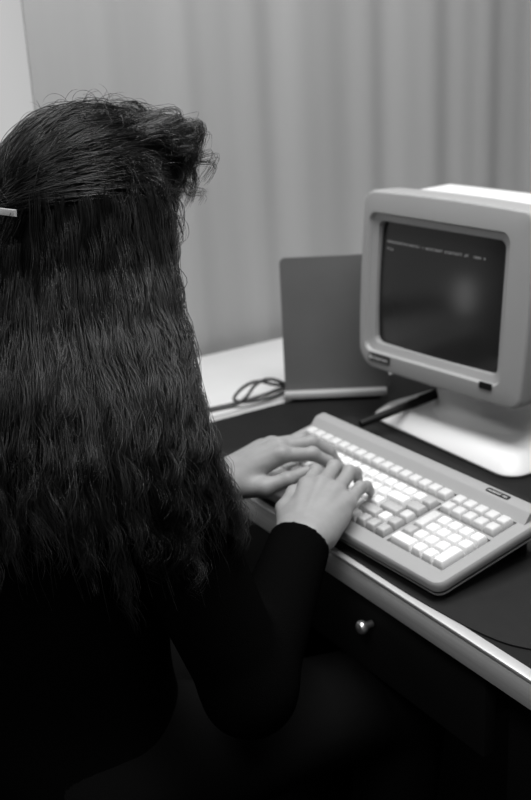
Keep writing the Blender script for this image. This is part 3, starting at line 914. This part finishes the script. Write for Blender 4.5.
# 1 hair hanging over back and shoulders in crimped locks
KP = 44
NS = 46
sup = []
for i in range(NS):
    sup.append(dict(az=math.radians(-108 + 238 * (i + 0.5) / NS + rng.normal(0, 1.5)), off=rng.uniform(-0.011, 0.011), wl=rng.uniform(0.060, 0.110), amp=rng.uniform(0.003, 0.0085),
                    ph=rng.uniform(0, 6.28), wl2=rng.uniform(0.034, 0.056), ph2=rng.uniform(0, 6.28), zend=rng.uniform(0.83, 0.92), pull=rng.uniform(0.3, 0.75), drift=rng.normal(0, 0.07)))
hang = []; hr_ = []
NL = 480
for i in range(NL):
    az = math.radians(rng.uniform(-105, 128))
    L_k = min(sup, key=lambda q_: abs(q_['az'] - az))
    zr = rng.uniform(1.10, 1.215) if abs(az) > 0.8 else rng.uniform(1.09, 1.165)
    zend = L_k['zend'] + rng.normal(0.0, 0.02) if rng.random() < 0.7 else rng.uniform(0.90, 1.03)
    s = np.linspace(0, 1, KP)
    z = zr + (zend - zr) * s ** 0.97
    pl_ = 0.9 if rng.random() < 0.5 else L_k['pull'] * 0.4
    azz = (az + (L_k['az'] - az) * pl_ * s ** 0.8) * (0.90 + 0.16 * s) + L_k['drift'] * s + rng.normal(0, 0.035) * s
    lim = np.radians(np.interp(z, [0.8, 0.88, 0.95, 1.02, 1.10, 1.2], [127, 119, 109, 104, 110, 110]))
    azz = np.clip(azz, -lim, lim)
    a, b, cy_ = env(z)
    outer = rng.random() < 0.55
    off = (rng.uniform(-0.001, 0.006) if outer else rng.uniform(-0.016, -0.010)) + 0.002 * s + 0.9 * L_k['off'] * np.minimum(1, s * 2.0)
    wl = L_k['wl2']; amp = rng.uniform(0.0012, 0.0040); cph = L_k['ph2'] + rng.normal(0, 0.7)
    arc = (zr - z)
    w1 = amp * np.sin(2 * PI * arc / wl + cph) * (0.45 + 0.7 * s)
    w2 = amp * 1.2 * np.sin(2 * PI * arc / wl + cph + 1.2) * (0.35 + 0.9 * s)
    w1 = w1 + L_k['amp'] * np.sin(2 * PI * arc / L_k['wl'] + L_k['ph']) * s
    w2 = w2 + 1.3 * L_k['amp'] * np.sin(2 * PI * arc / L_k['wl'] + L_k['ph'] + 1.4) * s
    ca = np.sin(azz); cb = -np.cos(azz)
    x = PX + ca * (a + off + w1); y = cy_ + cb * (b + off + w1)
    tx, ty = -cb, ca
    g_ = np.stack([x + tx * w2 * 1.0, y + ty * w2, z], 1)
    if rng.random() < 0.35:      # curl at the ends
        q_ = np.clip((s - 0.78) / 0.22, 0, 1)
        an_ = q_ * rng.uniform(2, 5); rc = rng.uniform(0.006, 0.014)
        g_[:, 0] += tx * rc * (1 - np.cos(an_)) * rng.choice((-1, 1)); g_[:, 2] += rc * np.sin(an_) * 0.8 * q_
    n = int(rng.integers(13, 22))
    c_ = clump(g_, n, rng.uniform(0.0016, 0.0042), rng, rng.uniform(0.6, 1.6), 0.0016)
    hang.append(c_)
hang = np.concatenate(hang)
strands('loose_strands', hang, rng.uniform(0.00025, 0.00050, len(hang)), HAIR, M['strand'])

# 2 top hair drawn back to the barrette
BAR = np.array([0.0, -0.112, 0.017])      # in head frame
def to_world(Q): return HC + Q @ HRot.T
def shellpt(d_, off=0.0):
    """point on the hair cap along direction d_ from the cranium centre"""
    r = np.array([0.085, 0.104, 0.094]) + off
    k = 1 / np.sqrt(((d_ / r) ** 2).sum(-1, keepdims=True))
    return np.array([0, -0.010, 0.024]) + d_ * k
top = []
for i in range(260):
    ph = rng.uniform(-95, 95)         # round the head from one side over the crown to the other
    fwd = rng.uniform(-0.25, 0.85)
    d0 = np.array([math.sin(math.radians(ph)), fwd, math.cos(math.radians(ph)) * 0.95 + 0.12]); d0 /= np.linalg.norm(d0)
    d1 = np.array([rng.normal(0, 0.16), -1.0, rng.normal(-0.05, 0.05)]); d1 /= np.linalg.norm(d1)
    s = np.linspace(0, 1, 26)[:, None]
    sag = np.array([math.copysign(0.25, math.sin(math.radians(ph))) * abs(math.sin(math.radians(ph))), 0, 0.10])
    d_ = d0 * (1 - s) + d1 * s + sag * np.sin(s * PI) * 0.9
    d_ /= np.linalg.norm(d_, axis=1, keepdims=True)
    g_ = shellpt(d_, rng.uniform(-0.002, 0.005)) 
    g_ += rng.normal(0, 0.001, 3) * np.sin(s * rng.uniform(3, 9))
    c_ = clump(to_world(g_), int(rng.integers(10, 16)), rng.uniform(0.0025, 0.0045), rng, 0.7, 0.0008)
    top.append(c_)
top = np.concatenate(top)
strands('pulled_back_strands', top, rng.uniform(0.00025, 0.00048, len(top)), HAIR, M['strand'], 0.3)

# 3 tail falling from the barrette
tail = []
for i in range(60):
    x0 = rng.uniform(-0.036, 0.036)
    p0 = to_world(np.array([x0, -0.116, 0.012 + rng.normal(0, 0.003)]))
    s = np.linspace(0, 1, KP)
    zend = rng.uniform(0.86, 0.98); z = p0[2] + (zend - p0[2]) * s
    a, b, cy_ = env(z)
    az = x0 / 0.12 * (1 + 0.6 * s)
    wl = rng.uniform(0.035, 0.06); amp = rng.uniform(0.002, 0.005); pz = rng.uniform(0, 6.28)
    w1 = amp * np.sin(2 * PI * (p0[2] - z) / wl + pz) * (0.2 + s)
    off = 0.010 * np.minimum(1, s * 6) - 0.004 * s + rng.uniform(-0.004, 0.004)
    yb = cy_ - np.cos(az) * (b + off + w1)
    blend = np.clip(s * 5, 0, 1)
    y = p0[1] * (1 - blend) + yb * blend
    x = p0[0] * (1 - blend) + (PX + np.sin(az) * (a * 0.9)) * blend + w1
    tail.append(clump(np.stack([x, y, z], 1), 18, 0.004, rng, 0.9))
tail = np.concatenate(tail)
strands('tail_strands', tail, rng.uniform(0.00022, 0.0004, len(tail)), HAIR, M['strand'])

# 4 curly fringe swept forward
bang = []
def bez(p0, p1, p2, p3, n):
    t = np.linspace(0, 1, n)[:, None]
    return (1 - t) ** 3 * p0 + 3 * (1 - t) ** 2 * t * p1 + 3 * (1 - t) * t ** 2 * p2 + t ** 3 * p3
for i in range(230):
    x0 = rng.uniform(-0.066, 0.068)
    dd = np.array([x0 / 0.085, rng.uniform(0.05, 0.62), 0.9]); dd /= np.linalg.norm(dd)
    p0 = shellpt(dd, -0.002)
    xe = x0 * 1.15 + rng.normal(0, 0.012)
    ye = rng.uniform(0.084, 0.130) - abs(xe) * 0.30
    ze = rng.uniform(0.016, 0.085)
    p3 = np.array([xe * 0.97, ye - rng.uniform(0.0, 0.022), ze])
    p1 = p0 + np.array([0, 0.015, rng.uniform(0.006, 0.020)])
    p2 = np.array([xe, ye + 0.012, ze + rng.uniform(0.03, 0.06)])
    p2[2] = min(p2[2], 0.125)
    g_ = bez(p0, p1, p2, p3, 30)
    s = np.linspace(0, 1, 30)
    rc = rng.uniform(0.004, 0.014) * s ** 1.1; tw = rng.uniform(6, 17) * s + rng.uniform(0, 6)
    g_[:, 0] += rc * np.cos(tw); g_[:, 1] += rc * np.sin(tw) * 0.7; g_[:, 2] += rc * np.sin(tw + 1)
    bang.append(clump(to_world(g_), int(rng.integers(8, 15)), rng.uniform(0.0018, 0.004), rng, rng.uniform(0.5, 1.0), 0.0012))
# temple curls at the side
for i in range(70):
    az = math.radians(rng.uniform(62, 112)) * rng.choice((1, 1, -1))
    d0 = np.array([math.sin(az), -math.cos(az) * 0.9, rng.uniform(0.1, 0.7)]); d0 /= np.linalg.norm(d0)
    p0 = shellpt(d0, 0.0)
    sd = 1 if p0[0] > 0 else -1
    p3 = p0 + np.array([sd * rng.uniform(0.0, 0.018), rng.uniform(-0.015, 0.035), -rng.uniform(0.05, 0.11)])
    p3[0] = sd * max(abs(p3[0]), 0.078)
    p1 = p0 + np.array([sd * 0.012, 0.020, 0.0]); p2 = p3 + np.array([sd * 0.012, 0.0, 0.03])
    g_ = bez(p0, p1, p2, p3, 30); s = np.linspace(0, 1, 30)
    rc = rng.uniform(0.003, 0.009) * s; tw = rng.uniform(5, 12) * s + rng.uniform(0, 6)
    g_[:, 0] += rc * np.cos(tw) * 0.6; g_[:, 1] += rc * np.sin(tw); g_[:, 2] += rc * np.cos(tw + 1) * 0.6
    bang.append(clump(to_world(g_), int(rng.integers(8, 14)), rng.uniform(0.002, 0.004), rng, 0.6, 0.0012))
bang = np.concatenate(bang)
strands('fringe_strands', bang, rng.uniform(0.00022, 0.00040, len(bang)), HAIR, M['strand'])

# 5 single flyaway hairs
fly = []
for i in range(260):
    kind = rng.random()
    if kind < 0.55:
        dd = np.array([rng.uniform(-0.8, 0.8), rng.uniform(-0.2, 1.0), rng.uniform(0.3, 1)]); dd /= np.linalg.norm(dd)
        p0 = to_world(shellpt(dd, 0.0)); out_ = HRot @ dd
        ln = rng.uniform(0.018, 0.045)
        side_ = rng.normal(0, 1, 3); side_ -= out_ * (side_ @ out_); side_ /= np.linalg.norm(side_)
        s = np.linspace(0, 1, 24)[:, None]
        an_ = s * rng.uniform(1.5, 4.5)
        g_ = p0 + out_ * (np.sin(an_) * ln * 0.45 + 0.006 * s) + side_ * (1 - np.cos(an_)) * ln * 0.5
    else:
        az = math.radians(rng.uniform(20, 122)); z = np.linspace(rng.uniform(0.98, 1.15), rng.uniform(0.82, 0.95), 24)
        a, b, cy_ = env(z); s = np.linspace(0, 1, 24)
        off = 0.004 + rng.uniform(0.004, 0.016) * s + 0.005 * np.sin(s * rng.uniform(6, 16) + rng.uniform(0, 6))
        lim = np.radians(np.interp(z, [0.8, 0.88, 0.95, 1.02, 1.10, 1.2], [130, 124, 114, 108, 114, 112]))
        azc = np.minimum(az + 0.1 * s, lim)
        g_ = np.stack([PX + np.sin(azc) * (a + off), cy_ - np.cos(azc) * (b + off), z], 1)
    fly.append(g_)
fly = np.array(fly)
strands('flyaway_strands', fly, rng.uniform(0.00016, 0.00028, len(fly)), HAIR, M['strand'], 0.5)

# barrette across the back of the head
bm = bmesh.new()
loops = []
for i in range(13):
    x = -0.036 + 0.072 * i / 12
    y = -0.1290 + 3.2 * x * x
    c_ = np.array([x, y, 0.017])
    loops.append([Vector(to_world(c_ + np.array([0, dy, dz])) - ROOT) for dy, dz in ((0.0015, -0.0035), (0.0015, 0.0035), (-0.0015, 0.003), (-0.002, 0.0), (-0.0015, -0.003))])
loft(bm, loops)
o = obj('barrette', bm, M['barrette'], PERSON); o['label'] = 'pale shiny barrette holding the hair back'

for sx in (-1, 1):
    e0 = to_world(np.array([sx * 0.031, 0.0775, 0.0])) - ROOT
    bm = bmesh.new(); bmesh.ops.create_uvsphere(bm, u_segments=20, v_segments=12, radius=0.0120)
    ey_ = obj('eye', bm, M['eye'], PERSON, loc=e0, angle=None)
    e1 = to_world(np.array([sx * 0.031, 0.0862, -0.001])) - to_world(np.array([sx * 0.031, 0.0775, 0.0]))
    bm = bmesh.new(); bmesh.ops.create_uvsphere(bm, u_segments=16, v_segments=10, radius=0.0042)
    obj('iris', bm, M['black'], ey_, loc=e1, angle=None)

# ------------------------------------------------------------------ chair under the person
t = thing('swivel_chair', 'black padded chair in shadow under the seated person', 'chair', (PX, 0.35, 0))
bm = bmesh.new()
loft(bm, [[Vector((x, y, z)) for x, y in rrect(0.44 - 2 * i_, 0.42 - 2 * i_, 0.08, 0, 0, 6)] for i_, z in ((0.02, 0.355), (0.0, 0.365), (0.0, 0.392), (0.012, 0.404), (0.04, 0.409))])
obj('seat', bm, M['chair'], t)
bm = bmesh.new()
loft(bm, [[Vector((x, y, z)) for x, z in rrect(0.36 - 2 * i_, 0.20 - 2 * i_, 0.06, 0, 0.60, 6)] for i_, y in ((0.015, -0.185), (0.0, -0.195), (0.0, -0.215), (0.015, -0.225))])
obj('backrest', bm, M['chair'], t)
bm = bmesh.new(); tube(bm, [(0, -0.05, 0.35), (0, -0.20, 0.345), (0, -0.232, 0.40), (0, -0.232, 0.62)], 0.013, 10); obj('back_bar', bm, M['black'], t)
bm = bmesh.new(); lathe(bm, [(0.03, 0.06), (0.03, 0.20), (0.018, 0.205), (0.018, 0.34), (0.06, 0.345), (0.06, 0.357)], 24); obj('pedestal', bm, M['black'], t)
for k in range(5):
    a = 2 * PI * k / 5 + 0.3
    bm = bmesh.new(); c_, s_ = math.cos(a), math.sin(a)
    tube(bm, [(0.02 * c_, 0.02 * s_, 0.095), (0.15 * c_, 0.15 * s_, 0.085), (0.27 * c_, 0.27 * s_, 0.068)], [0.02, 0.017, 0.012], 10)
    lg = obj('leg', bm, M['black'], t)
    bm = bmesh.new(); lathe(bm, [(0.018, -0.012), (0.0255, -0.008), (0.0255, 0.008), (0.018, 0.012)], 18, Matrix.Translation((0.27 * c_, 0.27 * s_, 0.0256)) @ Matrix.Rotation(a, 4, 'Z') @ Matrix.Rotation(PI / 2, 4, 'X'))
    tube(bm, [(0.27 * c_, 0.27 * s_, 0.03), (0.27 * c_, 0.27 * s_, 0.07)], 0.006, 8)
    obj('caster', bm, M['black'], lg)

# ------------------------------------------------------------------ lights
def area(name, loc, rot, sx, sy, power):
    l = bpy.data.lights.new(name, 'AREA'); l.shape = 'RECTANGLE'; l.size = sx; l.size_y = sy; l.energy = power
    o = bpy.data.objects.new(name, l); o.location = loc; o.rotation_euler = rot; COL.objects.link(o); return o
area('ceiling_lamp', (-0.85, 0.80, 2.66), (0, 0, 0), 1.6, 0.9, 56)
area('ceiling_lamp_rear', (0.2, -0.6, 2.66), (0, 0, 0), 1.2, 0.6, 16)
l = bpy.data.lights.new('added_glint_light', 'AREA'); l.shape = 'ELLIPSE'; l.size = 0.10; l.size_y = 0.20; l.energy = 0.2  # added unseen light, gives the tube face its soft pale spot
o = bpy.data.objects.new('added_glint_light', l); o.location = (-1.86, -0.14, 0.78); COL.objects.link(o)
o.rotation_euler = Vector((-0.66, -1.2, -0.18)).to_track_quat('Z', 'Y').to_euler()
w = bpy.data.worlds.new('room'); scene.world = w; w.use_nodes = True
bg = w.node_tree.nodes['Background']; bg.inputs[0].default_value = (1, 1, 1, 1); bg.inputs[1].default_value = 0.055

# ------------------------------------------------------------------ camera
cam = bpy.data.cameras.new('camera'); cam.sensor_fit = 'VERTICAL'; cam.sensor_height = 36; cam.lens = 1111 / 800 * 36
cam.clip_start = 0.02
cam.dof.use_dof = True; cam.dof.focus_distance = 1.10; cam.dof.aperture_fstop = 5.6
co_ = bpy.data.objects.new('camera', cam); COL.objects.link(co_)
co_.matrix_world = Matrix.Translation((0, 0, 1.382)) @ Matrix.Rotation(1.03248, 4, 'Z') @ Matrix.Rotation(PI / 2 - 0.349, 4, 'X') @ Matrix.Rotation(-0.055, 4, 'Z')
scene.camera = co_
vs = scene.view_settings
vs.view_transform = 'Standard'; vs.look = 'None'; vs.exposure = 0.0; vs.gamma = 1.0
vs.use_curve_mapping = False
